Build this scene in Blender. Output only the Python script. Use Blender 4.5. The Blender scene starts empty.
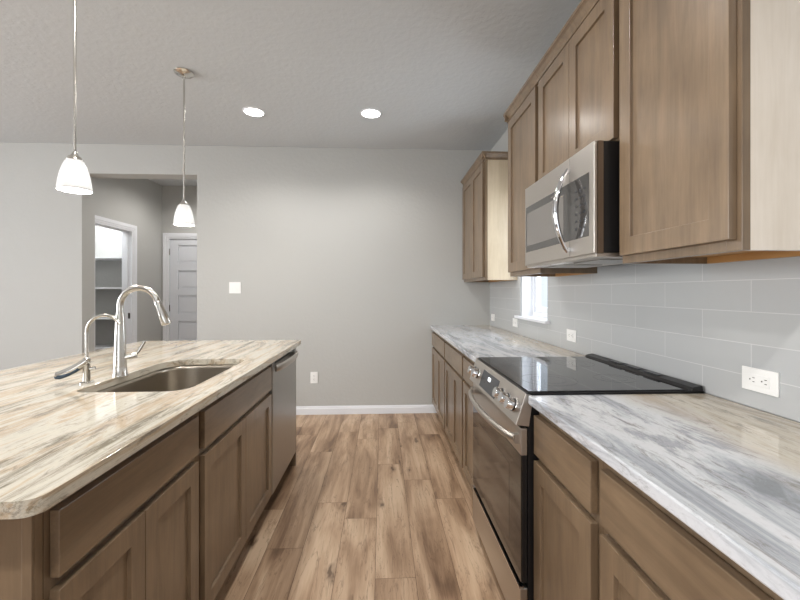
import bpy, bmesh, math, random
from mathutils import Vector, Matrix
random.seed(7)
PI = math.pi
S = bpy.context.scene
C = S.collection

# ------------------------------------------------------------------ camera, world, lights, exposure
cam_d = bpy.data.cameras.new('camera'); cam = bpy.data.objects.new('camera', cam_d); C.objects.link(cam)
cam_d.sensor_width = 36; cam_d.lens = 396/800*36; cam_d.shift_y = -8.6/800; cam_d.clip_start = .02
cam.location = (0, 0, 1.265); cam.rotation_euler = (PI/2, 0, -.0455)
S.camera = cam
S.view_settings.view_transform = 'Standard'; S.view_settings.look = 'None'
S.view_settings.gamma = 1; S.view_settings.use_curve_mapping = False
S.view_settings.exposure = 0.57

W = bpy.data.worlds.new('world'); S.world = W; W.use_nodes = True
bg = W.node_tree.nodes['Background']; bg.inputs[0].default_value = (.80, .89, 1, 1); bg.inputs[1].default_value = .75

def area(name, loc, rot, sx, sy, power, col=(1, 1, 1)):
    l = bpy.data.lights.new(name, 'AREA'); l.shape = 'RECTANGLE'; l.size = sx; l.size_y = sy
    l.energy = power; l.color = col
    o = bpy.data.objects.new(name, l); C.objects.link(o); o.location = loc; o.rotation_euler = rot
    return o
def spot(name, loc, power, r=.07, ang=150, col=(1, .97, .935)):
    l = bpy.data.lights.new(name, 'SPOT'); l.energy = power; l.shadow_soft_size = r; l.spot_size = math.radians(ang)
    l.spot_blend = .6; l.color = col
    o = bpy.data.objects.new(name, l); C.objects.link(o); o.location = loc; return o
def point(name, loc, power, r=.04, col=(1, .93, .84)):
    l = bpy.data.lights.new(name, 'POINT'); l.energy = power; l.shadow_soft_size = r; l.color = col
    o = bpy.data.objects.new(name, l); C.objects.link(o); o.location = loc; return o
# added area lights: daylight for unseen windows behind and left of the camera
area('added_daylight_front', (-.8, -4.62, 1.45), (PI/2, 0, 0), 3.3, 2.1, 34, (.95, .97, 1))
area('added_daylight_left', (-6.12, 0.6, 1.5), (PI/2, 0, -PI/2), 3.0, 1.9, 190, (.97, .985, 1))
area('daylight_kitchen_window', (1.42, 2.92, 1.6), (PI/2, 0, PI/2), .5, 1.0, 10, (.85, .93, 1))

CEIL = 2.745; YW = 4.113; XR = 1.141; XT = 1.131
# ------------------------------------------------------------------ materials
def mat(name):
    m = bpy.data.materials.new(name); m.use_nodes = True
    nt = m.node_tree; b = nt.nodes['Principled BSDF']
    return m, nt, b
def N(nt, t, **k):
    n = nt.nodes.new(t)
    for a, v in k.items(): setattr(n, a, v)
    return n
def L(nt, a, b): nt.links.new(a, b)
def srgb(r, g, b):
    f = lambda c: (c/255/12.92) if c/255 <= .04045 else ((c/255+.055)/1.055)**2.4
    return (f(r), f(g), f(b), 1)
def simple(name, col, rough=.5, metal=0, spec=.5, coat=0):
    m, nt, b = mat(name); b.inputs['Base Color'].default_value = col; b.inputs['Roughness'].default_value = rough
    b.inputs['Metallic'].default_value = metal; b.inputs['Specular IOR Level'].default_value = spec
    b.inputs['Coat Weight'].default_value = coat
    return m
def coords(nt, scale=(1, 1, 1), rot=(0, 0, 0), src='Object'):
    tc = N(nt, 'ShaderNodeTexCoord'); mp = N(nt, 'ShaderNodeMapping')
    mp.inputs['Scale'].default_value = scale; mp.inputs['Rotation'].default_value = rot
    L(nt, tc.outputs[src], mp.inputs[0]); return mp.outputs[0]
def noise(nt, vec, scale, detail=4, rough=.5, dist=0):
    n = N(nt, 'ShaderNodeTexNoise'); n.inputs['Scale'].default_value = scale; n.inputs['Detail'].default_value = detail
    n.inputs['Roughness'].default_value = rough; n.inputs['Distortion'].default_value = dist
    L(nt, vec, n.inputs['Vector']); return n.outputs['Fac']
def ramp(nt, fac, stops, interp='LINEAR'):
    r = N(nt, 'ShaderNodeValToRGB'); r.color_ramp.interpolation = interp
    e = r.color_ramp.elements
    while len(e) > 1: e.remove(e[-1])
    e[0].position = stops[0][0]; e[0].color = stops[0][1]
    for p, c in stops[1:]: x = e.new(p); x.color = c
    L(nt, fac, r.inputs[0]); return r.outputs[0]
def mixc(nt, fac, a, b, mode='MIX'):
    m = N(nt, 'ShaderNodeMix', data_type='RGBA', blend_type=mode)
    if isinstance(fac, (int, float)): m.inputs[0].default_value = fac
    else: L(nt, fac, m.inputs[0])
    for v, i in ((a, 6), (b, 7)):
        if isinstance(v, tuple): m.inputs[i].default_value = v
        else: L(nt, v, m.inputs[i])
    return m.outputs[2]
def math_(nt, op, a, b=None):
    m = N(nt, 'ShaderNodeMath', operation=op)
    for v, i in ((a, 0), (b, 1)):
        if v is None: continue
        if isinstance(v, (int, float)): m.inputs[i].default_value = v
        else: L(nt, v, m.inputs[i])
    return m.outputs[0]
def bump(nt, b, h, strength=.1, dist=.01):
    n = N(nt, 'ShaderNodeBump'); n.inputs['Strength'].default_value = strength; n.inputs['Distance'].default_value = dist
    L(nt, h, n.inputs['Height']); L(nt, n.outputs[0], b.inputs['Normal'])

def paint(name, col, tex=.35, rough=.6):
    m, nt, b = mat(name); b.inputs['Base Color'].default_value = col; b.inputs['Roughness'].default_value = rough
    b.inputs['Specular IOR Level'].default_value = .3
    if tex:
        v = coords(nt); h = noise(nt, v, 28, 3, .55); h2 = noise(nt, v, 90, 2, .5)
        h = ramp(nt, h, [(.42, (0, 0, 0, 1)), (.6, (1, 1, 1, 1))]); s = math_(nt, 'ADD', h, math_(nt, 'MULTIPLY', h2, .4))
        bump(nt, b, s, tex, .003)
    return m
M_wall = paint('greige_wall_paint', srgb(181, 181, 178), .16)
M_ceil = paint('greige_ceiling_paint', srgb(200, 204, 207), .24)
M_white = paint('white_trim_paint', srgb(226, 228, 232), False, .35)
M_doorp = paint('white_door_paint', srgb(214, 217, 222), False, .4)
M_shelf = paint('white_shelf_paint', srgb(225, 226, 228), False, .5)

def wood(name, dark, light, grain='Z', rough=.36):
    m, nt, b = mat(name)
    sc = {'Z': (9, 9, 1.1), 'Y': (9, 1.1, 9)}[grain]
    v = coords(nt, sc)
    n1 = noise(nt, v, 2.2, 5, .6, .6)
    v2 = coords(nt, {'Z': (40, 40, 2.2), 'Y': (40, 2.2, 40)}[grain]); n2 = noise(nt, v2, 3, 3, .6)
    n3 = noise(nt, coords(nt), 5, 3, .6)
    s = math_(nt, 'ADD', math_(nt, 'MULTIPLY', n1, .5), math_(nt, 'ADD', math_(nt, 'MULTIPLY', n2, .2), math_(nt, 'MULTIPLY', n3, .3)))
    c = ramp(nt, s, [(.36, dark), (.64, light)])
    L(nt, c, b.inputs['Base Color']); b.inputs['Roughness'].default_value = rough
    b.inputs['Specular IOR Level'].default_value = .5
    b.inputs['Coat Weight'].default_value = .45; b.inputs['Coat Roughness'].default_value = .22
    bump(nt, b, n2, .05, .002)
    return m
M_wood = wood('taupe_stained_maple', srgb(104, 86, 67), srgb(135, 114, 90))
M_woodh = wood('taupe_stained_maple_drawers', srgb(104, 86, 67), srgb(135, 114, 90), 'Y')
M_gap = simple('gap_shade_colour', srgb(62, 44, 32), .6)  # unused; dark colour for the shade between cabinet fronts
M_maple = wood('raw_maple_underside', srgb(176, 128, 74), srgb(202, 156, 98), 'Y', .5)
M_side = wood('pale_side_panel', srgb(214, 203, 188), srgb(230, 221, 209), 'Z', .3)  # paler than the stained cabinet fronts

def granite(name, kind):
    m, nt, b = mat(name)
    rz = .02 if kind == 'island' else -.05
    v = coords(nt, (1, .09, 1) if kind == 'island' else (1, .17, 1), (0, 0, rz))
    v2 = coords(nt, (1, .22, 1), (0, 0, rz + .04))
    base = noise(nt, v, 11, 8, .68, 1.1) if kind == 'island' else noise(nt, v, 5.5, 9, .66, 1.6)
    streak = noise(nt, v, 17, 10, .8, 1.2)
    blot = noise(nt, v2, 30, 8, .78, .6)
    speck = noise(nt, coords(nt, (1, .6, 1)), 120, 4, .7)
    big = noise(nt, coords(nt, (1, .35, 1), (0, 0, rz)), 2.6, 3, .5, .4)
    if kind == 'island':
        c = ramp(nt, base, [(.3, srgb(150, 142, 124)), (.40, srgb(200, 194, 180)), (.5, srgb(206, 199, 184)), (.57, srgb(190, 171, 146)), (.64, srgb(204, 195, 179)), (.74, srgb(176, 158, 132))])
        dk = srgb(104, 94, 74); mk = ramp(nt, streak, [(.38, (1, 1, 1, 1)), (.5, (0, 0, 0, 1))])
        am = .85
    else:
        cA = ramp(nt, base, [(.34, srgb(126, 130, 136)), (.43, srgb(172, 176, 182)), (.5, srgb(206, 208, 212)), (.56, srgb(208, 209, 212)), (.62, srgb(158, 161, 167)), (.72, srgb(200, 200, 202))])
        cB = ramp(nt, base, [(.34, srgb(152, 140, 122)), (.46, srgb(196, 188, 172)), (.6, srgb(180, 166, 146))])
        sep = N(nt, 'ShaderNodeSeparateXYZ'); tc = N(nt, 'ShaderNodeTexCoord'); L(nt, tc.outputs['Object'], sep.inputs[0])
        f = math_(nt, 'ADD', math_(nt, 'MULTIPLY', sep.outputs[0], 2.4), math_(nt, 'MULTIPLY', big, 2.2))
        f = math_(nt, 'SUBTRACT', f, 2.75)
        f = ramp(nt, f, [(.3, (0, 0, 0, 1)), (.75, (1, 1, 1, 1))])
        c = mixc(nt, f, cA, cB)
        dk = srgb(98, 99, 102); mk = ramp(nt, streak, [(.35, (1, 1, 1, 1)), (.46, (0, 0, 0, 1))])
        am = .55
    c = mixc(nt, math_(nt, 'MULTIPLY', mk, am), c, dk)
    mk2 = ramp(nt, blot, [(.37, (1, 1, 1, 1)), (.45, (0, 0, 0, 1))])
    c = mixc(nt, math_(nt, 'MULTIPLY', mk2, .55), c, srgb(104, 96, 88))
    sp = ramp(nt, speck, [(.3, (.82, .82, .82, 1)), (.5, (1, 1, 1, 1))])
    c = mixc(nt, .6, c, sp, 'MULTIPLY')
    L(nt, c, b.inputs['Base Color']); b.inputs['Roughness'].default_value = .08
    b.inputs['Specular IOR Level'].default_value = .75
    return m
M_sidef = wood('side_panel_toned_down', srgb(186, 168, 142), srgb(206, 190, 164), 'Z', .3)  # darker copy of the pale side panel, countering window light in the colour
M_gran_i = granite('cream_tan_veined_granite', 'island')
M_gran_r = granite('white_grey_veined_granite', 'right')

def steel(name, col=srgb(190, 188, 184), rough=.28, axis='Y'):
    m, nt, b = mat(name); b.inputs['Metallic'].default_value = 1
    v = coords(nt, {'Y': (60, 1, 60), 'Z': (60, 60, 1), 'X': (1, 60, 60)}[axis]); n = noise(nt, v, 8, 3, .6)
    r = N(nt, 'ShaderNodeMapRange'); L(nt, n, r.inputs[0]); r.inputs[3].default_value = rough*.92; r.inputs[4].default_value = rough*1.1
    L(nt, r.outputs[0], b.inputs['Roughness']); b.inputs['Base Color'].default_value = col
    return m
M_steel = steel('brushed_stainless_steel', srgb(196, 190, 183), .36)
M_steelv = steel('brushed_stainless_steel_vertical', srgb(172, 170, 167), .34, 'Z')
M_sink = steel('satin_stainless_sink', srgb(176, 168, 156), .3, 'Z')
M_nickel = simple('brushed_nickel', srgb(205, 202, 196), .22, 1)
M_chrome = simple('polished_chrome', srgb(220, 220, 222), .06, 1)
M_blackglass = simple('black_ceramic_glass', srgb(22, 23, 25), .035, 0, .9)
M_ovenglass = simple('smoked_oven_glass', srgb(38, 34, 31), .05, 0, .9)
M_microglass = simple('grey_tinted_glass', srgb(62, 60, 58), .05, 0, .9)
M_micromesh = simple('grey_window_screen', srgb(112, 108, 104), .15, 0, .7)
M_black = simple('black_enamel', srgb(20, 20, 22), .35)
M_darkgrey = simple('dark_grey_plastic', srgb(52, 54, 58), .3)
M_blueblk = simple('blue_black_lever_reflection', srgb(74, 90, 108), .12, .6)
M_plate = simple('white_plastic', srgb(238, 238, 236), .3)
M_slot = simple('outlet_slot', srgb(60, 58, 56), .5)
M_hinge = simple('bronze_metal', srgb(96, 92, 88), .35, 1)

def emis(name, col, st, base=(.9, .9, .9, 1)):
    m, nt, b = mat(name); b.inputs['Base Color'].default_value = base
    b.inputs['Emission Color'].default_value = col; b.inputs['Emission Strength'].default_value = st
    return m
M_can = emis('lit_lamp_lens', (1, .97, .92, 1), 9)
M_text = emis('lit_display_digits', (.75, .85, .95, 1), .8)
def shade_mat():
    m, nt, b = mat('lit_frosted_glass'); b.inputs['Base Color'].default_value = (.6, .6, .6, 1)
    b.inputs['Roughness'].default_value = .25
    sep = N(nt, 'ShaderNodeSeparateXYZ'); tc = N(nt, 'ShaderNodeTexCoord'); L(nt, tc.outputs['Object'], sep.inputs[0])
    # the glass glows most around the bulb's height
    r = ramp(nt, math_(nt, 'MULTIPLY', sep.outputs[2], 6.5), [(0, (.62, .62, .62, 1)), (.35, (1, 1, 1, 1)), (1, (.3, .3, .3, 1))])
    b.inputs['Emission Color'].default_value = (1, .985, .96, 1)
    L(nt, math_(nt, 'MULTIPLY', r, .34), b.inputs['Emission Strength'])
    return m
M_shade = shade_mat()
def pane_mat():
    m, nt, b = mat('clear_window_glass'); out = nt.nodes['Material Output']
    t = N(nt, 'ShaderNodeBsdfTransparent'); g = N(nt, 'ShaderNodeBsdfGlossy'); g.inputs['Roughness'].default_value = .02
    mx = N(nt, 'ShaderNodeMixShader'); mx.inputs[0].default_value = .07
    L(nt, t.outputs[0], mx.inputs[1]); L(nt, g.outputs[0], mx.inputs[2]); L(nt, mx.outputs[0], out.inputs[0])
    return m
M_pane = pane_mat()

def tile_mat():
    m, nt, b = mat('glossy_pale_grey_tile')
    tc = N(nt, 'ShaderNodeTexCoord'); sep = N(nt, 'ShaderNodeSeparateXYZ'); L(nt, tc.outputs['Object'], sep.inputs[0])
    cmb = N(nt, 'ShaderNodeCombineXYZ')
    L(nt, math_(nt, 'ADD', sep.outputs[1], TILE_Y0), cmb.inputs[0]); L(nt, math_(nt, 'ADD', sep.outputs[2], TILE_Z0), cmb.inputs[1])
    br = N(nt, 'ShaderNodeTexBrick'); br.offset = .5; L(nt, cmb.outputs[0], br.inputs['Vector'])
    br.inputs['Scale'].default_value = 1; br.inputs['Brick Width'].default_value = .37; br.inputs['Row Height'].default_value = .0985
    br.inputs['Mortar Size'].default_value = .0016; br.inputs['Mortar Smooth'].default_value = .3
    br.inputs['Color1'].default_value = srgb(182, 184, 185); br.inputs['Color2'].default_value = srgb(186, 188, 188)
    br.inputs['Mortar'].default_value = srgb(206, 207, 207)
    L(nt, br.outputs['Color'], b.inputs['Base Color']); b.inputs['Roughness'].default_value = .16
    inv = math_(nt, 'SUBTRACT', 1, br.outputs['Fac']); wv = noise(nt, coords(nt), 6, 2, .4)
    bump(nt, b, math_(nt, 'ADD', inv, math_(nt, 'MULTIPLY', wv, .35)), .25, .003)
    return m
TILE_Y0 = -1.164 + .37*8; TILE_Z0 = -1.202 + .0985*21
M_tile = tile_mat()

def floor_mat():
    m, nt, b = mat('wood_plank_vinyl')
    uv = N(nt, 'ShaderNodeUVMap'); uv.uv_map = 'plank'      # u: metres across, v: metres along, per plank
    at = N(nt, 'ShaderNodeAttribute'); at.attribute_name = 'seed'
    at2 = N(nt, 'ShaderNodeAttribute'); at2.attribute_name = 'tone'
    sep = N(nt, 'ShaderNodeSeparateXYZ'); L(nt, uv.outputs[0], sep.inputs[0])
    u, v = sep.outputs[0], sep.outputs[1]
    def vec(su, sv):
        c = N(nt, 'ShaderNodeCombineXYZ'); L(nt, math_(nt, 'MULTIPLY', u, su), c.inputs[0])
        L(nt, math_(nt, 'MULTIPLY', v, sv), c.inputs[1]); L(nt, math_(nt, 'MULTIPLY', at.outputs['Fac'], 37.), c.inputs[2]); return c.outputs[0]
    def vec2(su, sv):
        c = N(nt, 'ShaderNodeCombineXYZ'); L(nt, math_(nt, 'ADD', math_(nt, 'MULTIPLY', u, su), math_(nt, 'MULTIPLY', at.outputs['Fac'], 91.)), c.inputs[0])
        L(nt, math_(nt, 'MULTIPLY', v, sv), c.inputs[1]); return c.outputs[0]
    cloud = noise(nt, vec(9, 1.3), 1, 4, .5, .9)
    grain = noise(nt, vec(60, 3.0), 1, 5, .65, .5)
    fine = noise(nt, vec(240, 9), 1, 3, .6)
    s = math_(nt, 'ADD', math_(nt, 'MULTIPLY', cloud, .72), math_(nt, 'ADD', math_(nt, 'MULTIPLY', grain, .2), math_(nt, 'MULTIPLY', fine, .08)))
    s = math_(nt, 'ADD', s, math_(nt, 'MULTIPLY', math_(nt, 'SUBTRACT', at2.outputs['Fac'], .5), .34))
    c = ramp(nt, s, [(.32, srgb(98, 74, 56)), (.42, srgb(140, 112, 88)), (.5, srgb(168, 139, 112)), (.58, srgb(189, 160, 132)), (.68, srgb(208, 182, 154))])
    # knots and mineral streaks, darker brown
    kn = N(nt, 'ShaderNodeTexVoronoi'); kn.voronoi_dimensions = '2D'; kn.inputs['Scale'].default_value = 1; kn.inputs['Randomness'].default_value = 1
    kv = N(nt, 'ShaderNodeVectorMath', operation='ADD')
    dn = N(nt, 'ShaderNodeTexNoise'); dn.inputs['Scale'].default_value = 1.2; L(nt, vec(26, 9), dn.inputs['Vector'])
    sc = N(nt, 'ShaderNodeVectorMath', operation='SCALE'); sc.inputs['Scale'].default_value = .35; L(nt, dn.outputs['Color'], sc.inputs[0])
    L(nt, vec2(5.2, 1.5), kv.inputs[0]); L(nt, sc.outputs[0], kv.inputs[1]); L(nt, kv.outputs[0], kn.inputs['Vector'])
    kf = ramp(nt, kn.outputs['Distance'], [(.03, (1, 1, 1, 1)), (.07, (.4, .4, .4, 1)), (.14, (0, 0, 0, 1))])
    gate = ramp(nt, at2.outputs['Fac'], [(.56, (.1, .1, .1, 1)), (.66, (1, 1, 1, 1))])
    c = mixc(nt, math_(nt, 'MULTIPLY', math_(nt, 'MULTIPLY', kf, gate), .8), c, srgb(78, 54, 38))
    vein = noise(nt, vec(14, 1.1), 1.3, 4, .6, 1.6)
    vf = ramp(nt, vein, [(.485, (0, 0, 0, 1)), (.5, (1, 1, 1, 1)), (.515, (0, 0, 0, 1))])
    c = mixc(nt, math_(nt, 'MULTIPLY', vf, .5), c, srgb(92, 68, 50))
    L(nt, c, b.inputs['Base Color']); b.inputs['Roughness'].default_value = .38; b.inputs['Specular IOR Level'].default_value = .4
    bump(nt, b, grain, .05, .002)
    return m
M_floor = floor_mat()
M_seam = simple('plank_seam', srgb(84, 62, 46), .7)

# ------------------------------------------------------------------ mesh helpers
class MB:
    def __init__(s): s.bm = bmesh.new()
    def box(s, x0, x1, y0, y1, z0, z1):
        x0, x1 = sorted((x0, x1)); y0, y1 = sorted((y0, y1)); z0, z1 = sorted((z0, z1))
        v = [s.bm.verts.new(p) for p in [(x0,y0,z0),(x1,y0,z0),(x1,y1,z0),(x0,y1,z0),(x0,y0,z1),(x1,y0,z1),(x1,y1,z1),(x0,y1,z1)]]
        for f in [(0,3,2,1),(4,5,6,7),(0,1,5,4),(1,2,6,5),(2,3,7,6),(3,0,4,7)]: s.bm.faces.new([v[i] for i in f])
        return s
    def prism(s, pts, axis, a, b):
        """closed polygon pts (2-D) extruded along axis from a to b"""
        def p3(p, t): return {'Y': (p[0], t, p[1]), 'X': (t, p[0], p[1]), 'Z': (p[0], p[1], t)}[axis]
        A = [s.bm.verts.new(p3(p, a)) for p in pts]; B = [s.bm.verts.new(p3(p, b)) for p in pts]
        n = len(pts)
        s.bm.faces.new(A[::-1]); s.bm.faces.new(B)
        for i in range(n): s.bm.faces.new((A[i], A[(i+1) % n], B[(i+1) % n], B[i]))
        return s
    def lathe(s, prof, c=(0, 0, 0), axis=Vector((0, 0, 1)), n=32, cap=True):
        """prof: (radius, height) pairs along axis from c"""
        axis = Vector(axis).normalized(); u = axis.orthogonal().normalized(); w = axis.cross(u); c = Vector(c)
        rings = []
        for r, h in prof:
            rings.append([s.bm.verts.new(c + axis*h + (u*math.cos(2*PI*k/n) + w*math.sin(2*PI*k/n))*max(r, 1e-4)) for k in range(n)])
        for a, b in zip(rings, rings[1:]):
            for k in range(n): s.bm.faces.new((a[k], a[(k+1) % n], b[(k+1) % n], b[k]))
        if cap:
            s.bm.faces.new(rings[0][::-1]); s.bm.faces.new(rings[-1])
        return s
    def tube(s, pts, rad, n=12, flat=None):
        pts = [Vector(p) for p in pts]
        rads = rad if isinstance(rad, (list, tuple)) else [rad]*len(pts)
        t0 = (pts[1]-pts[0]).normalized(); u = t0.orthogonal().normalized()
        if flat: u = Vector(flat)
        rings = []
        for i, p in enumerate(pts):
            t = (pts[min(i+1, len(pts)-1)] - pts[max(i-1, 0)]).normalized()
            u = (u - t*u.dot(t)).normalized(); w = t.cross(u)
            r = rads[i]; ru, rw = r if isinstance(r, tuple) else (r, r)
            rings.append([s.bm.verts.new(p + u*ru*math.cos(2*PI*k/n) + w*rw*math.sin(2*PI*k/n)) for k in range(n)])
        for a, b in zip(rings, rings[1:]):
            for k in range(n): s.bm.faces.new((a[k], a[(k+1) % n], b[(k+1) % n], b[k]))
        s.bm.faces.new(rings[0][::-1]); s.bm.faces.new(rings[-1])
        return s
    def build(s, name, m, parent=None, bevel=0, smooth=False, seg=2):
        bmesh.ops.recalc_face_normals(s.bm, faces=s.bm.faces)
        me = bpy.data.meshes.new(name)
        if parent is not None:
            off = Vector(parent['_w']) if '_w' in parent else Vector((0, 0, 0))
            bmesh.ops.translate(s.bm, verts=s.bm.verts, vec=-off)
        s.bm.to_mesh(me); s.bm.free()
        o = bpy.data.objects.new(name, me); C.objects.link(o); me.materials.append(m)
        if parent is not None: o.parent = parent; o['_w'] = list(off)
        else: o['_w'] = [0, 0, 0]
        if smooth:
            for p in me.polygons: p.use_smooth = True
            e = o.modifiers.new('split', 'EDGE_SPLIT'); e.split_angle = math.radians(40)
        if bevel:
            b = o.modifiers.new('bevel', 'BEVEL'); b.width = bevel; b.segments = seg; b.limit_method = 'ANGLE'; b.angle_limit = math.radians(40)
        return o
def thing(name, loc, label, cat, group=None):
    o = bpy.data.objects.new(name, None); C.objects.link(o); o.location = loc; o.empty_display_size = .05
    o['_w'] = list(loc); tag(o, label, cat, group); return o
def tag(o, label, cat, group=None):
    o['label'] = label; o['category'] = cat
    if group: o['group'] = group
    return o
def struct(o, label=None, cat=None):
    o['kind'] = 'structure'
    if label: o['label'] = label; o['category'] = cat
    return o
def arc(c, r, a0, a1, n, plane='XZ'):
    out = []
    for i in range(n+1):
        a = math.radians(a0 + (a1-a0)*i/n)
        if plane == 'XZ': out.append((c[0]+r*math.cos(a), c[1], c[2]+r*math.sin(a)))
    return out

# ------------------------------------------------------------------ shell
# floor: every plank one face with its own tone
def build_floor():
    bm = bmesh.new(); uvl = bm.loops.layers.uv.new('plank')
    sd = bm.faces.layers.float.new('seed'); tn = bm.faces.layers.float.new('tone')
    w = .179; rnd = random.Random(3)
    known = {  # row -> joints along Y, tones from near to far
        -3: ([1.972, 3.145], [.44, .52, .66]),
        -2: ([2.387, 3.582], [.74, .58, .60]),
        -1: ([2.216, 3.406], [.72, .56, .60]),
        0: ([1.746, 2.899, 3.663], [.52, .68, .66, .5]),
        1: ([2.651, 3.821], [.44, .68, .6]),
        2: ([2.403, 3.489], [.62, .50, .50]),
        3: ([1.9, 3.1], [.45, .58, .5])}
    g = .0009
    for k in range(-34, 8):
        x0 = -.030 + w*k; x1 = x0 + w
        if k in known:
            js, ts = known[k]; js = list(js); ts = list(ts)
            y = js[0] - 1.2
            while y > -5.2: js.insert(0, y); ts.insert(0, rnd.uniform(.35, .7)); y -= 1.2
            while js[-1] < 6.0: js.append(js[-1] + 1.2); ts.append(rnd.uniform(.35, .7))
        else:
            y = -5 - rnd.uniform(0, 1.1); js = []; ts = []
            while y < 6.2: js.append(y); ts.append(rnd.uniform(.35, .72)); y += 1.2
            ts.append(.5)
        edges = [-5.3] + [j for j in js if -5.2 < j < 5.95] + [6.0]
        tss = ts[-(len(edges)):] if len(ts) >= len(edges) else ts
        for i, (a, b) in enumerate(zip(edges, edges[1:])):
            # tone index: the section between joint i-1 and i
            idx = next((q for q, j in enumerate(js) if j >= b - 1e-6), len(ts)-1)
            vs = [bm.verts.new(p) for p in ((x0+g, a+g, 0), (x1-g, a+g, 0), (x1-g, b-g, 0), (x0+g, b-g, 0))]
            f = bm.faces.new(vs); f[sd] = rnd.random(); f[tn] = ts[min(idx, len(ts)-1)]
            f.material_index = 0
            for lp, (uu, vv) in zip(f.loops, ((0, a), (w, a), (w, b), (0, b))): lp[uvl].uv = (uu, vv)
    # sub-floor a hair below shows as the seams
    vs = [bm.verts.new(p) for p in ((-6.2, -5.3, -.0012), (1.3, -5.3, -.0012), (1.3, 6, -.0012), (-6.2, 6, -.0012))]
    f = bm.faces.new(vs); f.material_index = 1
    vs = [bm.verts.new(p) for p in ((-6.2, -5.3, -.1), (1.3, -5.3, -.1), (1.3, 6, -.1), (-6.2, 6, -.1))]
    f = bm.faces.new(vs[::-1]); f.material_index = 1
    me = bpy.data.meshes.new('floor'); bm.to_mesh(me); bm.free()
    me.materials.append(M_floor); me.materials.append(M_seam)
    o = bpy.data.objects.new('floor', me); C.objects.link(o); struct(o)
build_floor()
struct(MB().box(-6.2, 1.3, -5.3, 6.0, CEIL, CEIL+.1).build('ceiling', M_ceil))
OX0, OX1, OZ, YB = -3.006, -1.877, 2.45, 4.29
wb = MB(); wb.box(-6.2, OX0, YW, YB, 0, CEIL); wb.box(OX1, XR+.15, YW, YB, 0, CEIL); wb.box(OX0, OX1, YW, YB, OZ, CEIL)
bmesh.ops.remove_doubles(wb.bm, verts=wb.bm.verts, dist=1e-5)
struct(wb.build('wall_back', M_wall))
WY0, WY1, WZ0, WZ1 = 2.661, 3.188, 1.06, 2.05
wr = MB(); wr.box(XR, XR+.15, -5.3, WY0, 0, CEIL); wr.box(XR, XR+.15, WY1, YW, 0, CEIL)
wr.box(XR, XR+.15, WY0, WY1, 0, WZ0); wr.box(XR, XR+.15, WY0, WY1, WZ1, CEIL)
struct(wr.build('wall_right', M_wall))
# living room shell behind / left of the camera, windows added for the light
wl = MB(); wl.box(-6.05, -5.9, -5.0, -1.0, 0, CEIL); wl.box(-6.05, -5.9, 2.2, YW, 0, CEIL)
wl.box(-6.05, -5.9, -1.0, 2.2, 0, .5); wl.box(-6.05, -5.9, -1.0, 2.2, 2.5, CEIL)
struct(wl.build('wall_left', M_wall))
wf = MB(); wf.box(-5.9, -2.6, -4.55, -4.4, 0, CEIL); wf.box(1.0, XR, -4.55, -4.4, 0, CEIL)
wf.box(-2.6, 1.0, -4.55, -4.4, 0, .35); wf.box(-2.6, 1.0, -4.55, -4.4, 2.5, CEIL)
struct(wf.build('wall_front', M_wall))
def window_unit(name, axis, a0, a1, z0, z1, d, nd):
    m = MB(); t = .05
    def bx(p, q, r, s, dd=.03):
        if axis == 'Y': m.box(p, q, d-dd, d+dd, r, s)
        else: m.box(d-dd, d+dd, p, q, r, s)
    bx(a0, a1, z0, z0+t); bx(a0, a1, z1-t, z1); bx(a0, a0+t, z0+t, z1-t); bx(a1-t, a1, z0+t, z1-t)
    for i in range(1, nd): c = a0+(a1-a0)*i/nd; bx(c-t/2, c+t/2, z0+t, z1-t)
    w = m.build(name, M_white); struct(w)
    g = MB()
    if axis == 'Y': g.box(a0+t*.8, a1-t*.8, d-.004, d+.004, z0+t*.8, z1-t*.8)
    else: g.box(d-.004, d+.004, a0+t*.8, a1-t*.8, z0+t*.8, z1-t*.8)
    g.build('window_pane', M_pane, w)
    return w
window_unit('window_added_2', 'Y', -2.6, 1.0, .35, 2.5, -4.5, 3)
window_unit('window_added_3', 'X', -1.0, 2.2, .5, 2.5, -6.0, 3)

# kitchen window: single-hung vinyl unit set deep in the wall
XG = XR + .085
wj = MB()
wj.box(XR-.0, XG, WY0-.0, WY0+.012, WZ0, WZ1); wj.box(XR, XG, WY1-.012, WY1, WZ0, WZ1); wj.box(XR, XG, WY0+.012, WY1-.012, WZ1-.012, WZ1)
win = wj.build('window_1', M_white); struct(win)
fr = MB(); t = .04
fr.box(XG, XG+.05, WY0, WY1, WZ0, WZ0+t); fr.box(XG, XG+.05, WY0, WY1, WZ1-t, WZ1)
fr.box(XG, XG+.05, WY0, WY0+t, WZ0+t, WZ1-t); fr.box(XG, XG+.05, WY1-t, WY1, WZ0+t, WZ1-t)
fr.build('window_frame', M_white, win, .002)
sh = MB(); a, b_ = WY0+t, WY1-t; s_ = .03
sh.box(XG+.012, XG+.045, a, b_, WZ0+t, WZ0+t+.04); sh.box(XG+.012, XG+.045, a, b_, 1.54, 1.58)
sh.box(XG+.012, XG+.045, a, a+s_, WZ0+t+.04, 1.54); sh.box(XG+.012, XG+.045, b_-s_, b_, WZ0+t+.04, 1.54)
sh.build('window_sash', M_white, win, .002)
MB().box(XG+.028, XG+.032, a+.01, b_-.01, WZ0+t+.01, WZ1-t).build('window_pane', M_pane, win)
MB().prism([(1.095, WY0-.05), (XT-.0005, WY0-.05), (XT-.0005, WY0+.0125), (XG-.0005, WY0+.0125), (XG-.0005, WY1-.0125), (XT-.0005, WY1-.0125), (XT-.0005, WY1+.05), (1.095, WY1+.05)], 'Z', WZ0-.014, WZ0+.006).build('window_sill', M_white, win, .002)

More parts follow.
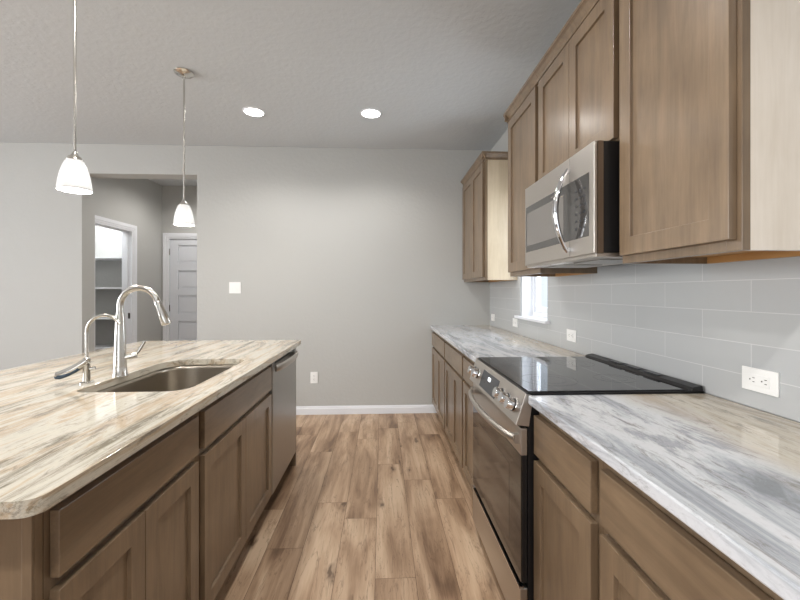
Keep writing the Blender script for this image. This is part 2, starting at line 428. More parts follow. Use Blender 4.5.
def base_profile(): return [(0, 0), (.014, 0), (.014, .06), (.010, .066), (.010, .072), (.005, .084), (0, .084)]
def baseboard(name, runs):
    m = MB()
    for (axis, face, sgn, a, b) in runs:
        m.prism([(face + sgn*p, q) for p, q in base_profile()], axis, a, b) if axis == 'Y' else m.prism([(face + sgn*p, q) for p, q in base_profile()], 'X', a, b)
    struct(m.build(name, M_white))
baseboard('baseboard_back', [('X', YW, -1, OX1, .60), ('X', YW, -1, -5.9, OX0)])

# hall beyond the opening
XH = -3.08; YH = 5.696; PY0, PY1, PZ = 4.38, 5.044, 2.02
wh = MB(); wh.box(XH-.12, XH, YB, PY0, 0, CEIL); wh.box(XH-.12, XH, PY1, YH, 0, CEIL); wh.box(XH-.12, XH, PY0, PY1, PZ, CEIL)
struct(wh.build('wall_hall_left', M_wall))
HX0, HX1, HZ = -3.0, -2.2, 2.02
w2 = MB(); w2.box(-4.6, HX0, YH, YH+.12, 0, CEIL); w2.box(HX1, -1.6, YH, YH+.12, 0, CEIL); w2.box(HX0, HX1, YH, YH+.12, HZ, CEIL)
struct(w2.build('wall_hall_back', M_wall))
struct(MB().box(-1.72, -1.6, YB, YH, 0, CEIL).build('wall_hall_right', M_wall))
struct(MB().box(-4.6, -4.48, YB, YH, 0, CEIL).build('wall_pantry_left', M_wall))
PB = 5.46
struct(MB().box(-4.48, XH-.12, PB, PB+.1, 0, CEIL).build('wall_pantry_back', M_wall))
baseboard('baseboard_hall', [('Y', XH, 1, 5.12, YH), ('X', YH, -1, -2.14, -1.72)])
def casing(name, plane, face, sgn, a0, a1, z1, wd=.062, th=.016, jamb=None):
    """door casing round an opening; plane 'X' = wall facing +-X (opening runs along Y)"""
    m = MB()
    def bx(p, q, r, s, t0, t1):
        if plane == 'X': m.box(face+sgn*t0, face+sgn*t1, p, q, r, s)
        else: m.box(p, q, face+sgn*t0, face+sgn*t1, r, s)
    for k, (w0, w1, t) in enumerate(((0, .022, .010), (.022, wd, th))):
        bx(a0-w1, a0-w0, 0, z1+w0, 0, t); bx(a1+w0, a1+w1, 0, z1+w0, 0, t); bx(a0-w1, a1+w1, z1+w0, z1+w1, 0, t)
    if jamb:
        jt = .018
        bx(a0, a0+jt, 0, z1, -jamb, .004); bx(a1-jt, a1, 0, z1, -jamb, .004); bx(a0+jt, a1-jt, z1-jt, z1, -jamb, .004)
        bx(a1-jt-.01, a1-jt, 0, z1-jt, -.075, -.045); bx(a0+jt, a1-jt, z1-jt-.01, z1-jt, -.075, -.045)
    return struct(m.build(name, M_white, None, .0015))
pc = casing('trim_1', 'X', XH, 1, PY0, PY1, PZ, jamb=.12)
MB().box(XH-.045, XH-.02, PY1-.0195, PY1-.0175, .93, 1.0).build('strike_plate', M_hinge, pc)
hc = casing('trim_2', 'Y', YH, -1, HX0, HX1, HZ, jamb=.12)
# five-panel door in the hall's end wall
dy = YH + .012
d = MB(); ds0, ds1 = HX0+.02, HX1-.02
pan = [(.22, .48), (.585, .844), (.948, 1.209), (1.299, 1.558), (1.664, 1.916)]
px0, px1 = -2.865, ds1-.115
d.box(ds0, px0, dy, dy+.035, .01, 1.998); d.box(px1, ds1, dy, dy+.035, .01, 1.998)
zz = [.01] + [v for p in pan for v in p] + [1.998]
for i in range(0, len(zz), 2): d.box(px0, px1, dy, dy+.035, zz[i], zz[i+1])
door = d.build('door_1', M_doorp, None, .002); struct(door)
for z0, z1 in pan:
    q = MB(); q.box(px0, px1, dy+.016, dy+.03, z0, z1); q.prism([(px0+.03, z0+.03), (px1-.03, z0+.03), (px1-.03, z1-.03), (px0+.03, z1-.03)], 'Y', dy+.008, dy+.017)
    q.build('door_panel', M_doorp, door, .003)
for z in (.22, 1.03, 1.82):
    MB().lathe([(.007, -.045), (.007, .045)], (HX0+.019, dy-.006, z), n=10).build('hinge', M_hinge, door)
kb = MB().lathe([(.028, 0), (.028, .006), (.011, .01), (.011, .03), (.024, .038), (.029, .052), (.022, .064), (.002, .068)], (ds1-.06, dy, .94), (0, -1, 0), 24).build('door_knob', M_nickel, door, smooth=True)

# pantry shelves
for i, z in enumerate((.555, .93, 1.315, 1.697)):
    lab = ['lowest white pantry shelf seen through the doorway', 'second white pantry shelf up from the lowest', 'third white pantry shelf, just under the topmost', 'topmost white pantry shelf below the brightly lit wall'][i]
    m = MB().box(-4.478, XH-.122, 5.13, PB-.001, z-.019, z)
    tag(m.build('pantry_shelf', M_shelf, None, .0015), lab, 'shelf', 'pantry shelves')
point('pantry_bulb', (-3.6, 4.85, 2.5), 26, .06, (.97, .98, 1))
spot('hall_fill_light', (-2.3, 5.0, CEIL-.02), 34, .07, 160, (1, .96, .92))  # unseen light added to brighten the hall, no fixture

# ------------------------------------------------------------------ backsplash
bs = MB(); z0, z1 = .911, 1.42
bs.box(XT, XR-.0004, -.8, WY0, z0, z1); bs.box(XT, XR-.0004, WY1, YW-.0005, z0, z1); bs.box(XT, XR-.0004, WY0, WY1, z0, WZ0-.0145)
bs = tag(bs.build('backsplash', M_tile), 'glossy pale grey wall tiles in running bond above the right counter', 'backsplash')

# ------------------------------------------------------------------ cabinets
def shaker(y0, y1, z0, z1, xf, sg, name, parent, m=None, fw=.057, th=.02, dep=.010):
    """shaker door: face at x = xf looking towards sg (-1 or +1), thickness behind it"""
    bm = bmesh.new(); xb = xf - sg*th
    y0, y1 = sorted((y0, y1))
    def ring(x, i): return [bm.verts.new((x, a, c)) for a, c in ((y0+i, z0+i), (y1-i, z0+i), (y1-i, z1-i), (y0+i, z1-i))]
    A = ring(xb, 0); B = ring(xf, 0); Cc = ring(xf, fw); D = ring(xf - sg*dep, fw+.0008)
    def strip(P, Q):
        for k in range(4): bm.faces.new((P[k], P[(k+1) % 4], Q[(k+1) % 4], Q[k]))
    bm.faces.new(A); strip(A, B); strip(B, Cc); strip(Cc, D); bm.faces.new(D)
    mb = MB(); mb.bm.free(); mb.bm = bm
    return mb.build(name, m or M_wood, parent, .0011)
def base_cab(y0, y1, xfr, xback, sg, fronts, label, group, ztop=.878, name='base_cabinet'):
    """xfr: face-frame plane; sg = direction the face looks (-1 / +1)"""
    t = thing(name, ((xfr+xback)/2, (y0+y1)/2, 0), label, 'cabinet', group)
    m = MB(); kx = xfr - sg*.07; e = .0006
    m.prism([(xfr, .10), (xfr, ztop), (xback, ztop), (xback, 0), (kx, 0), (kx, .10)], 'Y', y0+e, y1-e)
    m.build('carcass', M_wood, t)
    xf = xfr + sg*.0205
    for k, (a, b, c, d_, kind) in enumerate(fronts):
        if kind == 'door': shaker(a, b, c, d_, xf, sg, 'door', t)
        else: MB().box(xfr + sg*.0008, xf, a, b, c, d_).build('drawer_front', M_woodh, t, .002)
    return t
DZ0, DZ1, TZ0, TZ1 = .118, .688, .712, .843
GR = 'base cabinets along the right wall'; XF = .538; XBK = XR-.002
def fr2(y0, y1, m=.02):
    c = (y0+y1)/2
    return [(y0+m, y1-m, TZ0, TZ1, 'drawer'), (y0+m, c-.0015, DZ0, DZ1, 'door'), (c+.0015, y1-m, DZ0, DZ1, 'door')]
def fr1(y0, y1, m=.02): return [(y0+m, y1-m, TZ0, TZ1, 'drawer'), (y0+m, y1-m, DZ0, DZ1, 'door')]
base_cab(3.26, YW-.002, XF, XBK, -1, fr2(3.26, YW-.002), 'taupe two-door base cabinet touching the back wall', GR)
base_cab(2.53, 3.26, XF, XBK, -1, fr2(2.53, 3.26), 'taupe two-door base cabinet, middle of the far right run', GR)
base_cab(2.068, 2.53, XF, XBK, -1, fr1(2.068, 2.53), 'taupe single-door base cabinet just beyond the oven', GR)
base_cab(.940, 1.334, XF, XBK, -1, [(.961, 1.331, TZ0, TZ1, 'drawer'), (.961, 1.331, DZ0, DZ1, 'door')], 'brown single-door base cabinet on the near side of the oven', GR)
base_cab(.03, .940, XF, XBK, -1, fr2(.03, .940, .020), 'wide brown base cabinet nearest the camera, under the right counter', GR)
base_cab(-.8, .03, XF, XBK, -1, fr2(-.8, .03, .018), 'brown base cabinet outside the picture under the right counter', GR)

def edge_slab(m, pts, z0, z1): m.prism(pts, 'Z', z0, z1)
def rc(x0, x1, y0, y1, rs, n=8):
    """rounded rectangle, rs = radii at (x0,y0),(x1,y0),(x1,y1),(x0,y1)"""
    out = []
    for (cx, cy, a0), r in zip(((x0, y0, 180), (x1, y0, 270), (x1, y1, 0), (x0, y1, 90)), rs):
        ox = cx + (r if cx == x0 else -r); oy = cy + (r if cy == y0 else -r)
        if r <= 0: out.append((cx, cy)); continue
        for i in range(n+1):
            a = math.radians(a0 + 90*i/n); out.append((ox + r*math.cos(a), oy + r*math.sin(a)))
    return out
XCE = .4987; ZC0, ZC1 = .880, .910
m = MB(); m.prism(rc(XCE, XT-.001, 2.064, YW-.001, (0, 0, 0, 0)), 'Z', ZC0, ZC1)
tag(m.build('countertop', M_gran_r, None, .004), 'white and grey veined stone countertop between the oven and back wall', 'countertop')
m = MB(); m.prism(rc(XCE, XT-.001, -.8, 1.332, (0, 0, 0, 0)), 'Z', ZC0, ZC1)
tag(m.build('countertop', M_gran_r, None, .004), 'white and grey veined stone countertop in the right foreground', 'countertop')

# island
IXF = -.6415; IXB = -1.30
GI = 'cabinets in the kitchen island'
base_cab(.781, 1.395, IXF, IXB, 1, [(.793, 1.375, TZ0, TZ1, 'drawer'), (.793, 1.069, DZ0, DZ1, 'door'), (1.072, 1.375, DZ0, DZ1, 'door')],
         'brown two-door island cabinet nearest the camera, one wide drawer', GI)
t = thing('sink_base_cabinet', ((IXF+IXB)/2, 1.84, 0), 'brown two-door island cabinet under the sink, beside the dishwasher', 'cabinet', GI)
m = MB(); y0, y1 = 1.3956, 2.270
m.box(IXB, IXF-.02, y0, y0+.018, .10, .878); m.box(IXB, IXF-.02, y1-.018, y1, .10, .878); m.box(IXB, IXF-.02, y0+.018, y1-.018, .10, .118)
m.box(IXB, IXB+.012, y0+.018, y1-.018, .118, .878)
m.box(IXF-.02, IXF, y0, y0+.04, .10, .878); m.box(IXF-.02, IXF, y1-.04, y1, .10, .878)
m.box(IXF-.02, IXF, y0+.04, y1-.04, .838, .878); m.box(IXF-.02, IXF, y0+.04, y1-.04, .10, .14); m.box(IXF-.02, IXF, y0+.04, y1-.04, .67, .72)
m.box(IXB, IXF-.07, y0, y1, 0, .10)
m.build('carcass', M_wood, t)
MB().box(IXF+.0008, IXF+.0205, 1.42, 2.262, TZ0, TZ1).build('false_drawer_front', M_woodh, t, .002)
shaker(1.42, 1.8395, DZ0, DZ1, IXF+.0205, 1, 'door', t); shaker(1.8425, 2.262, DZ0, DZ1, IXF+.0205, 1, 'door', t)
# end / back panels of the island
ip = MB(); ip.box(IXB-.003, IXB-.02, .781, 2.90, 0, .878)
tag(ip.build('island_back_panel', M_wood), 'brown wood panel closing the back of the kitchen island', 'panel')
ie = MB(); ie.box(IXB-.02, IXF, .7615, .780, 0, .878)
for a, b_ in ((IXB-.02, IXB+.04), (IXF-.018, IXF)): ie.box(a, b_, .7555, .7615, 0, .878)
tag(ie.build('island_end_panel', M_wood, None, .001), 'brown wood panel on the near end of the island', 'panel')
tag(MB().box(IXB-.02, IXF+.016, 2.9045, 2.92, 0, .878).build('island_end_panel', M_wood), 'brown wood panel on the far end of the island beyond the dishwasher', 'panel')

IX0, IX1, IY0, IY1 = -1.713, -.588, .698, 2.93
SX0, SX1, SY0, SY1 = -1.095, -.700, 1.44, 2.125
def slab_with_hole(outer, hole, z0, z1):
    bm = bmesh.new()
    def loop(pts, z): return [bm.verts.new((x, y, z)) for x, y in pts]
    for z in (z1,):
        O = loop(outer, z); H = loop(hole, z); es = []
        for P in (O, H):
            for i in range(len(P)): es.append(bm.edges.new((P[i], P[(i+1) % len(P)])))
        r = bmesh.ops.triangle_fill(bm, use_beauty=True, use_dissolve=False, edges=es)
    top = [f for f in bm.faces]
    ex = bmesh.ops.extrude_face_region(bm, geom=top)
    bmesh.ops.translate(bm, verts=[v for v in ex['geom'] if isinstance(v, bmesh.types.BMVert)], vec=(0, 0, z0-z1))
    mb = MB(); mb.bm.free(); mb.bm = bm; return mb
hole = rc(SX0, SX1, SY0, SY1, (.05, .08, .09, .14), 10)
isl = slab_with_hole(rc(IX0, IX1, IY0, IY1, (.03, .032, .02, .06), 8), hole, ZC0, ZC1).build('island_countertop', M_gran_i, None, .004)
tag(isl, 'cream and tan veined stone worktop of the island with sink cutout', 'countertop')

# sink
t = thing('kitchen_sink', ((SX0+SX1)/2, (SY0+SY1)/2, .878), 'undermount stainless steel single bowl sink in the island', 'sink')
bm = bmesh.new()
def ringp(off, z, rr):
    return [bm.verts.new((x, y, z)) for x, y in rc(SX0+off, SX1-off, SY0+off, SY1-off, tuple(max(r-off, .02) for r in (.05, .08, .09, .14)), 10)]
rs = [ringp(-.022, .8785, 0), ringp(-.003, .8785, 0), ringp(-.002, .86, 0), ringp(.004, .70, 0), ringp(.012, .678, 0), ringp(.03, .668, 0), ringp(.16, .664, 0)]
for a, b_ in zip(rs, rs[1:]):
    n = len(a)
    for k in range(n): bm.faces.new((a[k], a[(k+1) % n], b_[(k+1) % n], b_[k]))
bm.faces.new(rs[-1])
mb = MB(); mb.bm.free(); mb.bm = bm
o = mb.build('bowl', M_sink, t, smooth=True)
sol = o.modifiers.new('thick', 'SOLIDIFY'); sol.thickness = .0015; sol.offset = -1
MB().lathe([(.045, 0), (.045, .003), (.034, .004), (.03, .001), (.002, .001)], (-.90, 1.80, .6645), n=28).build('drain', M_chrome, t, smooth=True)

# main faucet
fx, fy = -1.098, 1.714
t = thing('kitchen_faucet', (fx, fy, ZC1), 'tall brushed nickel gooseneck faucet behind the sink', 'faucet')
MB().lathe([(.029, 0), (.029, .005), (.0262, .009), (.0245, .04), (.0165, .25), (.0135, .268)], (fx, fy, ZC1), n=32).build('body', M_nickel, t, smooth=True)
pts = [(fx, fy, 1.17), (fx, fy, 1.195)] + arc((fx+.077, fy, 1.203), .077, 180, 20, 20)
e = Vector(pts[-1]); dr = Vector((math.sin(math.radians(22)), 0, -math.cos(math.radians(22))))
MB().tube(pts + [e + dr*.012], .0125, 16).build('spout', M_nickel, t, smooth=True)
e2 = e + dr*.008
MB().lathe([(.0135, 0), (.0145, .004), (.0145, .02), (.0175, .06), (.0195, .098), (.017, .104)], e2, dr, 28).build('spray_head', M_nickel, t, smooth=True)
h = MB(); h.tube([(fx+.012, fy+.004, .985), (fx+.055, fy+.02, .995)], [.0135, .0125], 18)
h.tube([(fx+.046, fy+.016, .99), (fx+.062, fy+.022, 1.010), (fx+.083, fy+.03, 1.052)], [.007, .0065, .0055], 14)
h.build('handle', M_nickel, t, smooth=True)

# filtered-water faucet
sx, sy = -1.143, 1.588
t = thing('water_dispenser_faucet', (sx, sy, ZC1), 'small slim gooseneck drinking water faucet with long lever, left of the tall faucet', 'faucet')
MB().lathe([(.024, 0), (.024, .004), (.013, .008), (.012, .07), (.0135, .078), (.0135, .095), (.008, .10)], (sx, sy, ZC1), n=24).build('body', M_nickel, t, smooth=True)
pts = [(sx, sy, 1.0), (sx, sy, 1.11)] + arc((sx+.066, sy, 1.106), .066, 180, 30, 18)
MB().tube(pts, .0058, 12).build('spout', M_nickel, t, smooth=True)
MB().tube([(sx+.012, sy, .965), (sx+.03, sy+.004, .968)], [.007, .006], 12).build('valve_stub', M_nickel, t, smooth=True)
lv = MB(); pp = []
for i in range(9):
    f = i/8
    pp.append(((sx+.006)-.092*f, sy-.03*f, .998-.052*f-.008*math.sin(PI*f)))
lv.tube(pp, [(.012+.012*math.sin(PI*min(1, .2+.6*i/8)), .0105+.006*math.sin(PI*min(1, .2+.6*i/8))) for i in range(9)], 18, flat=(0, 1, 0))
lv = lv.build('lever', M_nickel, t, smooth=True)
MB().tube([(x, y-.010, z-.006) for x, y, z in pp[2:]], [(.0125, .0115)]*6+[(.007, .006)], 16, flat=(0, 1, 0)).build('lever_reflection', M_blueblk, lv, smooth=True)  # dark blue reflection on the metal lever, put in as a coloured piece

# dishwasher
t = thing('dishwasher', (-.9, 2.59, 0), 'stainless steel dishwasher at the far end of the island', 'dishwasher')
MB().box(-1.22, -.655, 2.285, 2.90, .10, .872).box(-1.22, -.70, 2.285, 2.90, 0, .10).build('tub_housing', M_black, t)
MB().box(-.654, -.622, 2.288, 2.897, .105, .868).build('door', M_steelv, t, .004)
MB().box(-.6225, -.6212, 2.33, 2.86, .845, .864).build('pocket', M_black, t)
h = MB()
hp = []
for i in range(15):
    f = i/14; y = 2.315 + .555*f; hp.append((-.622 + .010 + .028*math.sin(PI*f)**.5, y, .822))
h.tube(hp, [(.021, .008)]*15, 14, flat=(0, 0, 1))
h.build('handle', M_steel, t, smooth=True)

# ------------------------------------------------------------------ range
RY0, RY1 = 1.337, 2.06
t = thing('range', (.8, 1.70, 0), 'stainless steel slide-in electric range with black glass cooktop', 'range')
m = MB(); m.box(.502, 1.10, RY0+.004, RY1-.004, .06, .902); m.box(.56, 1.10, RY0+.02, RY1-.02, 0, .06); m.build('body', M_black, t)
# cooktop: steel rim with black glass
MB().box(.494, XT-.004, RY0-.001, RY1+.001, .9115, .9165).box(.494, XT-.02, RY0+.004, RY1-.004, .902, .9115).build('cooktop_rim', M_black, t, .001)
gl = MB().box(.505, 1.076, RY0+.008, RY1-.008, .9168, .9205).build('cooktop_glass', M_blackglass, t, .001)
M_ring = simple('burner_marking', srgb(86, 86, 88), .2)
def ring(cx, cy, r):
    b2 = MB(); n = 48
    for ra, rb in ((r, r-.0018), (r*.62, r*.62-.0012)):
        A = [b2.bm.verts.new((cx+ra*math.cos(2*PI*k/n), cy+ra*math.sin(2*PI*k/n), .92065)) for k in range(n)]
        B = [b2.bm.verts.new((cx+rb*math.cos(2*PI*k/n), cy+rb*math.sin(2*PI*k/n), .92065)) for k in range(n)]
        for k in range(n): b2.bm.faces.new((A[k], A[(k+1) % n], B[(k+1) % n], B[k]))
    b2.build('burner_ring', M_ring, gl)
for cx, cy, r in ((.65, 1.52, .105), (.66, 1.86, .08), (.92, 1.53, .075), (.92, 1.86, .09)): ring(cx, cy, r)
vt = MB(); vt.prism([(1.078, .9168), (1.084, .929), (1.120, .935), (1.124, .9168)], 'Y', RY0-.002, RY1+.002)
vt = vt.build('rear_vent', M_black, t, .002)
for k in range(3):
    y = RY0+.18+k*.125
    MB().box(1.090, 1.113, y, y+.09, .9315, .9350).build('vent_slot', M_darkgrey, vt)
# sloped control panel
P0 = Vector((.494, 0, .916)); P1 = Vector((.458, 0, .806))
cp = MB(); cp.prism([(P0.x, P0.z), (P1.x, P1.z), (.505, .800), (.52, .905)], 'Y', RY0+.001, RY1-.001)
cp.build('control_panel', M_steel, t, .002)
dn = (P1-P0).normalized(); nrm = Vector((dn.z, 0, -dn.x)).normalized()
if nrm.x > 0: nrm = -nrm
def on_panel(y, f, off=0): p = P0 + (P1-P0)*f + nrm*off; return Vector((p.x, y, p.z))
for y in (2.0, 1.925, 1.545, 1.47, 1.395):
    c = on_panel(y, .52, .0005)
    k_ = MB().lathe([(.024, 0), (.024, .004), (.0215, .006), (.0205, .030), (.0185, .034), (.002, .0345)], c, nrm, 28).build('control_knob', M_chrome, t, smooth=True)
    g = MB(); g.lathe([(.0225, .0062), (.0225, .0105), (.0, .0105)], c, nrm, 28); g.build('knob_ring', M_black, k_, smooth=True)
def panel_quad(y0, y1, f0, f1, off, th):
    b2 = MB(); vs = []
    for o_ in (off, off+th):
        for yy, ff in ((y0, f0), (y1, f0), (y1, f1), (y0, f1)): vs.append(b2.bm.verts.new(on_panel(yy, ff, o_)))
    for f in ((0,1,2,3), (4,7,6,5), (0,4,5,1), (1,5,6,2), (2,6,7,3), (3,7,4,0)): b2.bm.faces.new([vs[i] for i in f])
    return b2
dp = panel_quad(1.615, 1.865, .2, .88, .0002, .001).build('display', M_darkgrey, t)
dg = panel_quad(1.725, 1.765, .34, .48, .0013, .0003); dg.build('clock_digits', M_text, dp)
for yy, ff in ((1.83, .5), (1.80, .6), (1.66, .5)):
    panel_quad(yy-.006, yy+.006, ff, ff+.04, .0013, .0002).build('touch_key', M_micromesh, dp)
# oven door
dx = .477
od = MB().box(dx+.0055, .500, RY0+.005, RY1-.005, .262, .699).build('oven_door', M_black, t, .001)
MB().box(dx, .500, RY0+.004, RY1-.004, .700, .793).build('door_top_band', M_steel, od, .002)
MB().box(dx, dx+.005, RY0+.004, RY1-.004, .264, .699).build('door_glass', M_ovenglass, od, .001)
MB().box(dx-.0006, dx, RY0+.13, RY1-.13, .34, .62).build('inner_window', simple('oven_window_tint', srgb(70, 60, 52), .08, 0, .8), od)
hp = []
for i in range(21):
    f = i/20; y = RY0+.03 + (RY1-RY0-.06)*f
    hp.append((dx - .012 - .042*math.sin(PI*f)**.55, y, .752))
hh = MB(); hh.tube(hp, [(.014, .010)]*21, 16, flat=(0, 0, 1))
for y in (RY0+.03, RY1-.03): hh.box(dx-.016, dx, y-.014, y+.014, .736, .768)
hh.build('door_handle', M_steel, od, smooth=True)
dr_ = MB().box(dx-.002, .500, RY0+.004, RY1-.004, .075, .243).build('storage_drawer', M_steel, t, .002)
MB().box(dx-.006, dx+.01, RY0+.004, RY1-.004, .2435, .2495).build('drawer_lip', M_chrome, dr_)

# ------------------------------------------------------------------ upper cabinets
UF = .8255; UB = 1.36; UT = 2.372; UD0 = 1.386; UD1 = 2.345
GU = 'upper cabinets on the right wall'
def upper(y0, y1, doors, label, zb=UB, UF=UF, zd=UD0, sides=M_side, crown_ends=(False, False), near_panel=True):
    t = thing('wall_cabinet', ((UF+XR)/2, (y0+y1)/2, zb), label, 'cabinet', GU)
    e = .0006; y0 += e; y1 -= e; xb = XR-.0115
    m = MB(); s_ = .016
    m.box(UF, UF+.02, y0, y0+.042, zb, UT); m.box(UF, UF+.02, y1-.042, y1, zb, UT)
    m.box(UF, UF+.02, y0+.042, y1-.042, UT-.05, UT); m.box(UF, UF+.02, y0+.042, y1-.042, zb, zb+.04)
    m.box(UF+.02, xb, y0+s_, y1-s_, UT-.018, UT)
    m.build('face_frame', M_wood, t, .0008)
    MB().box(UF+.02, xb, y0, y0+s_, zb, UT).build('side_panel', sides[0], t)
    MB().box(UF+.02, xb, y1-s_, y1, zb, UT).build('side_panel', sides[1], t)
    MB().box(UF+.02, xb, y0+s_, y1-s_, zb+.022, zb+.036).build('bottom_panel', M_maple, t)
    MB().box(xb-.006, xb, y0+s_, y1-s_, zb+.036, UT-.018).box(xb-.016, xb, y0+s_, y1-s_, zb, zb+.022).build('back_panel', M_maple, t)
    for a, b_ in doors: shaker(a, b_, zd, UD1, UF-.0205, -1, 'door', t)
    # crown
    prof = [(0, 0), (-.012, 0), (-.012, .009), (-.009, .011), (-.011, .018), (-.024, .036), (-.031, .041), (-.035, .043), (-.035, .058), (0, .058)]
    ya = y0 - (.0 if not crown_ends[0] else .034); yb = y1 + (0 if not crown_ends[1] else .034)
    c = MB(); c.prism([(UF-.001+p, UT-.012+q) for p, q in prof], 'Y', ya, yb)
    if crown_ends[0]: c.prism([(y0+p, UT-.012+q) for p, q in prof], 'X', UF-.034, xb)
    if crown_ends[1]: c.prism([(y1-p, UT-.012+q) for p, q in prof], 'X', UF-.034, xb)
    c.build('crown_molding', M_wood, t)
    return t
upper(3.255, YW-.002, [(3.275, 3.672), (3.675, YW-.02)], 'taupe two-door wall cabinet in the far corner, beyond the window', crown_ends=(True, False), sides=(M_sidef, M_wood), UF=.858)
upper(2.03, 2.515, [(2.05, 2.50)], 'tall narrow taupe wall cabinet just beyond the microwave', sides=(M_wood, M_wood), crown_ends=(False, True))
upper(1.325, 2.03, [(1.344, 1.672), (1.675, 2.008)], 'short taupe two-door wall cabinet above the microwave', zb=1.792, zd=1.80, sides=(M_wood, M_wood))
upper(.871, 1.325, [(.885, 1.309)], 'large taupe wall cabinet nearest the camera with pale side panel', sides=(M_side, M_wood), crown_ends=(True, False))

# ------------------------------------------------------------------ microwave
MY0, MY1, MX = 1.338, 2.00, .733; MZ0, MZ1 = 1.397, 1.789
t = thing('microwave', (.93, 1.67, MZ0), 'stainless over-the-range microwave with bowed chrome handle', 'microwave')
MB().box(MX+.034, XT-.003, MY0+.004, MY1-.004, MZ0+.004, MZ1-.001).build('body', M_black, t)
MB().box(MX+.0125, MX+.0335, MY0, MY1, MZ0, MZ1-.001).build('front_band', simple('bronze_tinted_steel', srgb(128, 114, 100), .35, 1), t)
dm = MB().box(MX, MX+.012, MY0, MY1, MZ0, MZ1-.001).build('door', M_steel, t, .003)
MB().box(MX-.0015, MX, 1.372, 1.985, 1.462, 1.688).build('door_glass', M_microglass, dm, .001)
MB().box(MX-.0022, MX-.0015, 1.565, 1.965, 1.492, 1.655).build('window_screen', M_micromesh, dm)
for a, b_ in ((MZ0+.004, 1.461), (1.689, MZ1-.006)): MB().box(MX-.0004, MX+.001, 1.5148, 1.5162, a, b_).build('panel_seam', M_darkgrey, dm)
MB().box(MX-.0019, MX-.0015, 1.60, 1.685, 1.666, 1.673).build('badge', M_micromesh, dm)
hp = []; rr = []
for i in range(25):
    f = i/24; hp.append((MX - .008 - .050*math.sin(PI*f)**.8, 1.515, 1.418 + .322*f))
    rr.append((.006 + .010*math.sin(PI*f)**.6, .007 + .004*math.sin(PI*f)))
hb = MB(); hb.tube(hp, rr, 18, flat=(0, 1, 0)); hb.box(MX-.01, MX-.001, 1.509, 1.521, 1.420, 1.436); hb.box(MX-.01, MX-.001, 1.509, 1.521, 1.724, 1.740)
hb.build('handle', M_chrome, dm, smooth=True)
for r_ in range(6):
    for c_ in range(3):
        y = 1.395 + c_*.03; z = 1.495 + r_*.028
        MB().box(MX-.0022, MX-.0015, y, y+.012, z, z+.008).build('keypad_button', M_darkgrey, dm)
MB().box(MX+.01, 1.05, MY0+.006, MY1-.006, MZ0-.012, MZ0+.0035).build('underside_tray', M_steel, t, .002)
for ya in (1.42, 1.72):
    MB().box(.80, .98, ya, ya+.2, MZ0-.016, MZ0-.0122).build('grease_filter', M_steelv, t)
MB().box(.755, .785, 1.6, 1.74, MZ0-.0155, MZ0-.0122).build('task_light', M_plate, t)
# ------------------------------------------------------------------ plates
def plate_h(y, z, label, recept=True):
    """horizontal outlet on the tile"""
    t = thing('wall_outlet', (XT, y, z), label, 'outlet', 'outlets on the tiled wall')
    MB().box(XT-.006, XT-.0003, y-.057, y+.057, z-.035, z+.035).build('cover_plate', M_plate, t, .0015)
    o = MB().box(XT-.0082, XT-.006, y-.034, y+.034, z-.0167, z+.0167).build('receptacle', M_plate, t, .0008)
    for s in (-1, 1):
        for a, b_, w_, h_ in ((-.004, .006, .0075, .0022), (-.004, -.006, .0065, .0022), (.008, 0, .004, .004)):
            yy = y + s*.019 + a; zz = z + b_
            MB().box(XT-.0086, XT-.0082, yy-w_/2, yy+w_/2, zz-h_/2, zz+h_/2).build('slot', M_slot, o)
    return t
plate_h(1.133, .998, 'white horizontal duplex outlet nearest the camera, above the right counter')
plate_h(2.31, 1.002, 'white horizontal outlet behind the far edge of the cooktop')
plate_h(3.31, 1.0, 'white horizontal outlet below the kitchen window')
plate_h(3.98, 1.0, 'white horizontal outlet in the far tiled corner')
def plate_v(x, z, w_, h_, label, name, cat, gang):
    t = thing(name, (x, YW, z), label, cat)
    MB().box(x-w_/2, x+w_/2, YW-.006, YW-.0003, z-h_/2, z+h_/2).build('cover_plate', M_plate, t, .0015)
    if gang == 2:
        for s in (-1, 1):
            cx = x + s*.023
            MB().prism([(YW-.0062, z-.033), (YW-.0105, z+.002), (YW-.0075, z+.033), (YW-.0062, z+.033)], 'X', cx-.0165, cx+.0165).build('rocker', M_plate, t, .0006)
    else:
        o = MB().box(x-.0167, x+.0167, YW-.0082, YW-.0062, z-.034, z+.034).build('receptacle', M_plate, t, .0008)
        for s in (-1, 1):
            for a, b_, ww, hh_ in ((-.006, .004, .0022, .0075), (.006, .004, .0022, .0065), (0, -.008, .004, .004)):
                MB().box(x+a-ww/2, x+a+ww/2, YW-.0086, YW-.0082, z+s*.019+b_-hh_/2, z+s*.019+b_+hh_/2).build('slot', M_slot, o)
plate_v(-1.497, 1.302, .116, .116, 'white double rocker light switch on the back wall', 'light_switch', 'light switch', 2)
plate_v(-.697, .378, .074, .116, 'white outlet low on the back wall above the baseboard', 'wall_outlet', 'outlet', 1)

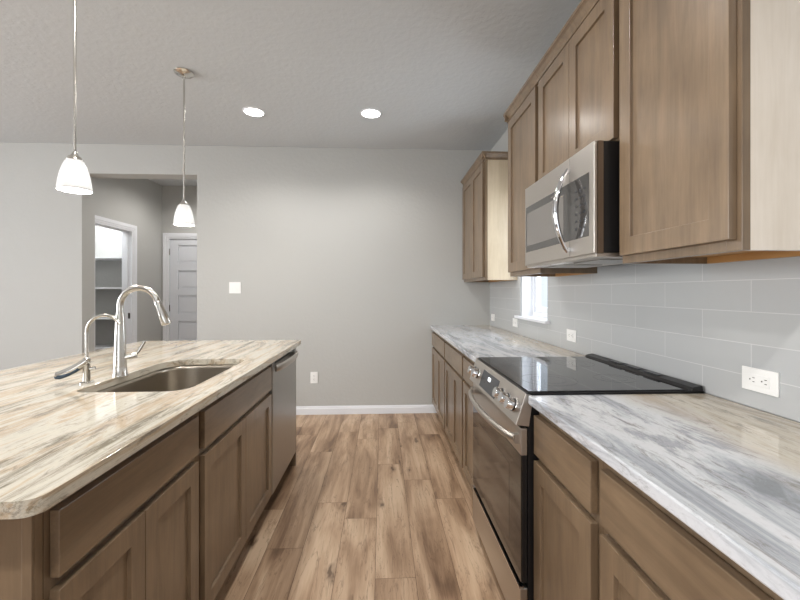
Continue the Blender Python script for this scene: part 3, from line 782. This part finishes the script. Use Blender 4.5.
# ------------------------------------------------------------------ ceiling lights
def can(x, y, label, power=34):
    t = thing('recessed_light', (x, y, CEIL), label, 'ceiling light', 'recessed ceiling lights')
    MB().lathe([(.090, 0), (.090, -.004), (.076, -.008), (.074, -.002)], (x, y, CEIL-.0003), n=40, cap=False).build('trim_ring', M_white, t, smooth=True)
    MB().lathe([(.0745, -.0032), (.0745, -.0055), (.05, -.0075), (.001, -.008)], (x, y, CEIL), n=40).build('lens', M_can, t, smooth=True)
    spot('recessed_lamp', (x, y, CEIL-.02), power)
can(-1.052, 3.309, 'round recessed ceiling light on the left', 24)
can(-.091, 3.293, 'round recessed ceiling light on the right, nearer the cabinets', 28)
can(-1.05, 1.55, 'round recessed ceiling light over the island, unseen, added for light', 24)  # unseen ceiling lights from here down, added to light the room
can(-.09, 1.55, 'round recessed ceiling light over the aisle, unseen, added for light')
can(-.09, -.2, 'round recessed ceiling light above the camera, unseen, added for light', 62)
can(-1.05, -.2, 'round recessed ceiling light behind the island, unseen, added for light', 50)

def pendant(x, y, label, power=9):
    t = thing('pendant_light', (x, y, 1.713), label, 'pendant light', 'pendant lights over the island')
    MB().lathe([(.062, 0), (.063, -.006), (.055, -.016), (.02, -.024), (.008, -.027), (.001, -.028)], (x, y, CEIL-.0003), n=36).build('canopy', M_nickel, t, smooth=True)
    lp = [(x + .009*math.cos(2*PI*k/20), y, CEIL-.038 + .013*math.sin(2*PI*k/20)) for k in range(21)]
    MB().tube(lp, .0022, 8).build('loop', M_nickel, t, smooth=True)
    MB().tube([(x, y, 1.86), (x, y, CEIL-.05)], .0062, 12).build('rod', M_nickel, t, smooth=True)
    MB().lathe([(.029, 1.843), (.031, 1.848), (.026, 1.86), (.012, 1.872), (.008, 1.885), (.001, 1.886)], (x, y, 0), n=28).build('socket_cap', M_nickel, t, smooth=True)
    pr = [(.0640, 0), (.0635, .012), (.060, .04), (.0535, .075), (.045, .105), (.036, .127), (.027, .138)]
    o = MB().lathe([(r, 1.707+h) for r, h in pr], (x, y, .006), n=44, cap=False).build('shade', M_shade, t, smooth=True)
    s = o.modifiers.new('thick', 'SOLIDIFY'); s.thickness = .003; s.offset = -1
    MB().lathe([(.001, .045), (.018, .05), (.026, .068), (.024, .085), (.013, .108), (.012, .128)], (x, y, 1.707), n=20).build('bulb', M_can, t, smooth=True)
    point('pendant_lamp', (x, y, 1.70), power, .03)
pendant(-1.365, 1.825, 'pendant light with frosted glass shade, nearest the camera')
pendant(-1.334, 2.735, 'pendant light with frosted glass shade, farther, in front of the hallway opening')

for o in bpy.data.objects:
    if '_w' in o: del o['_w']
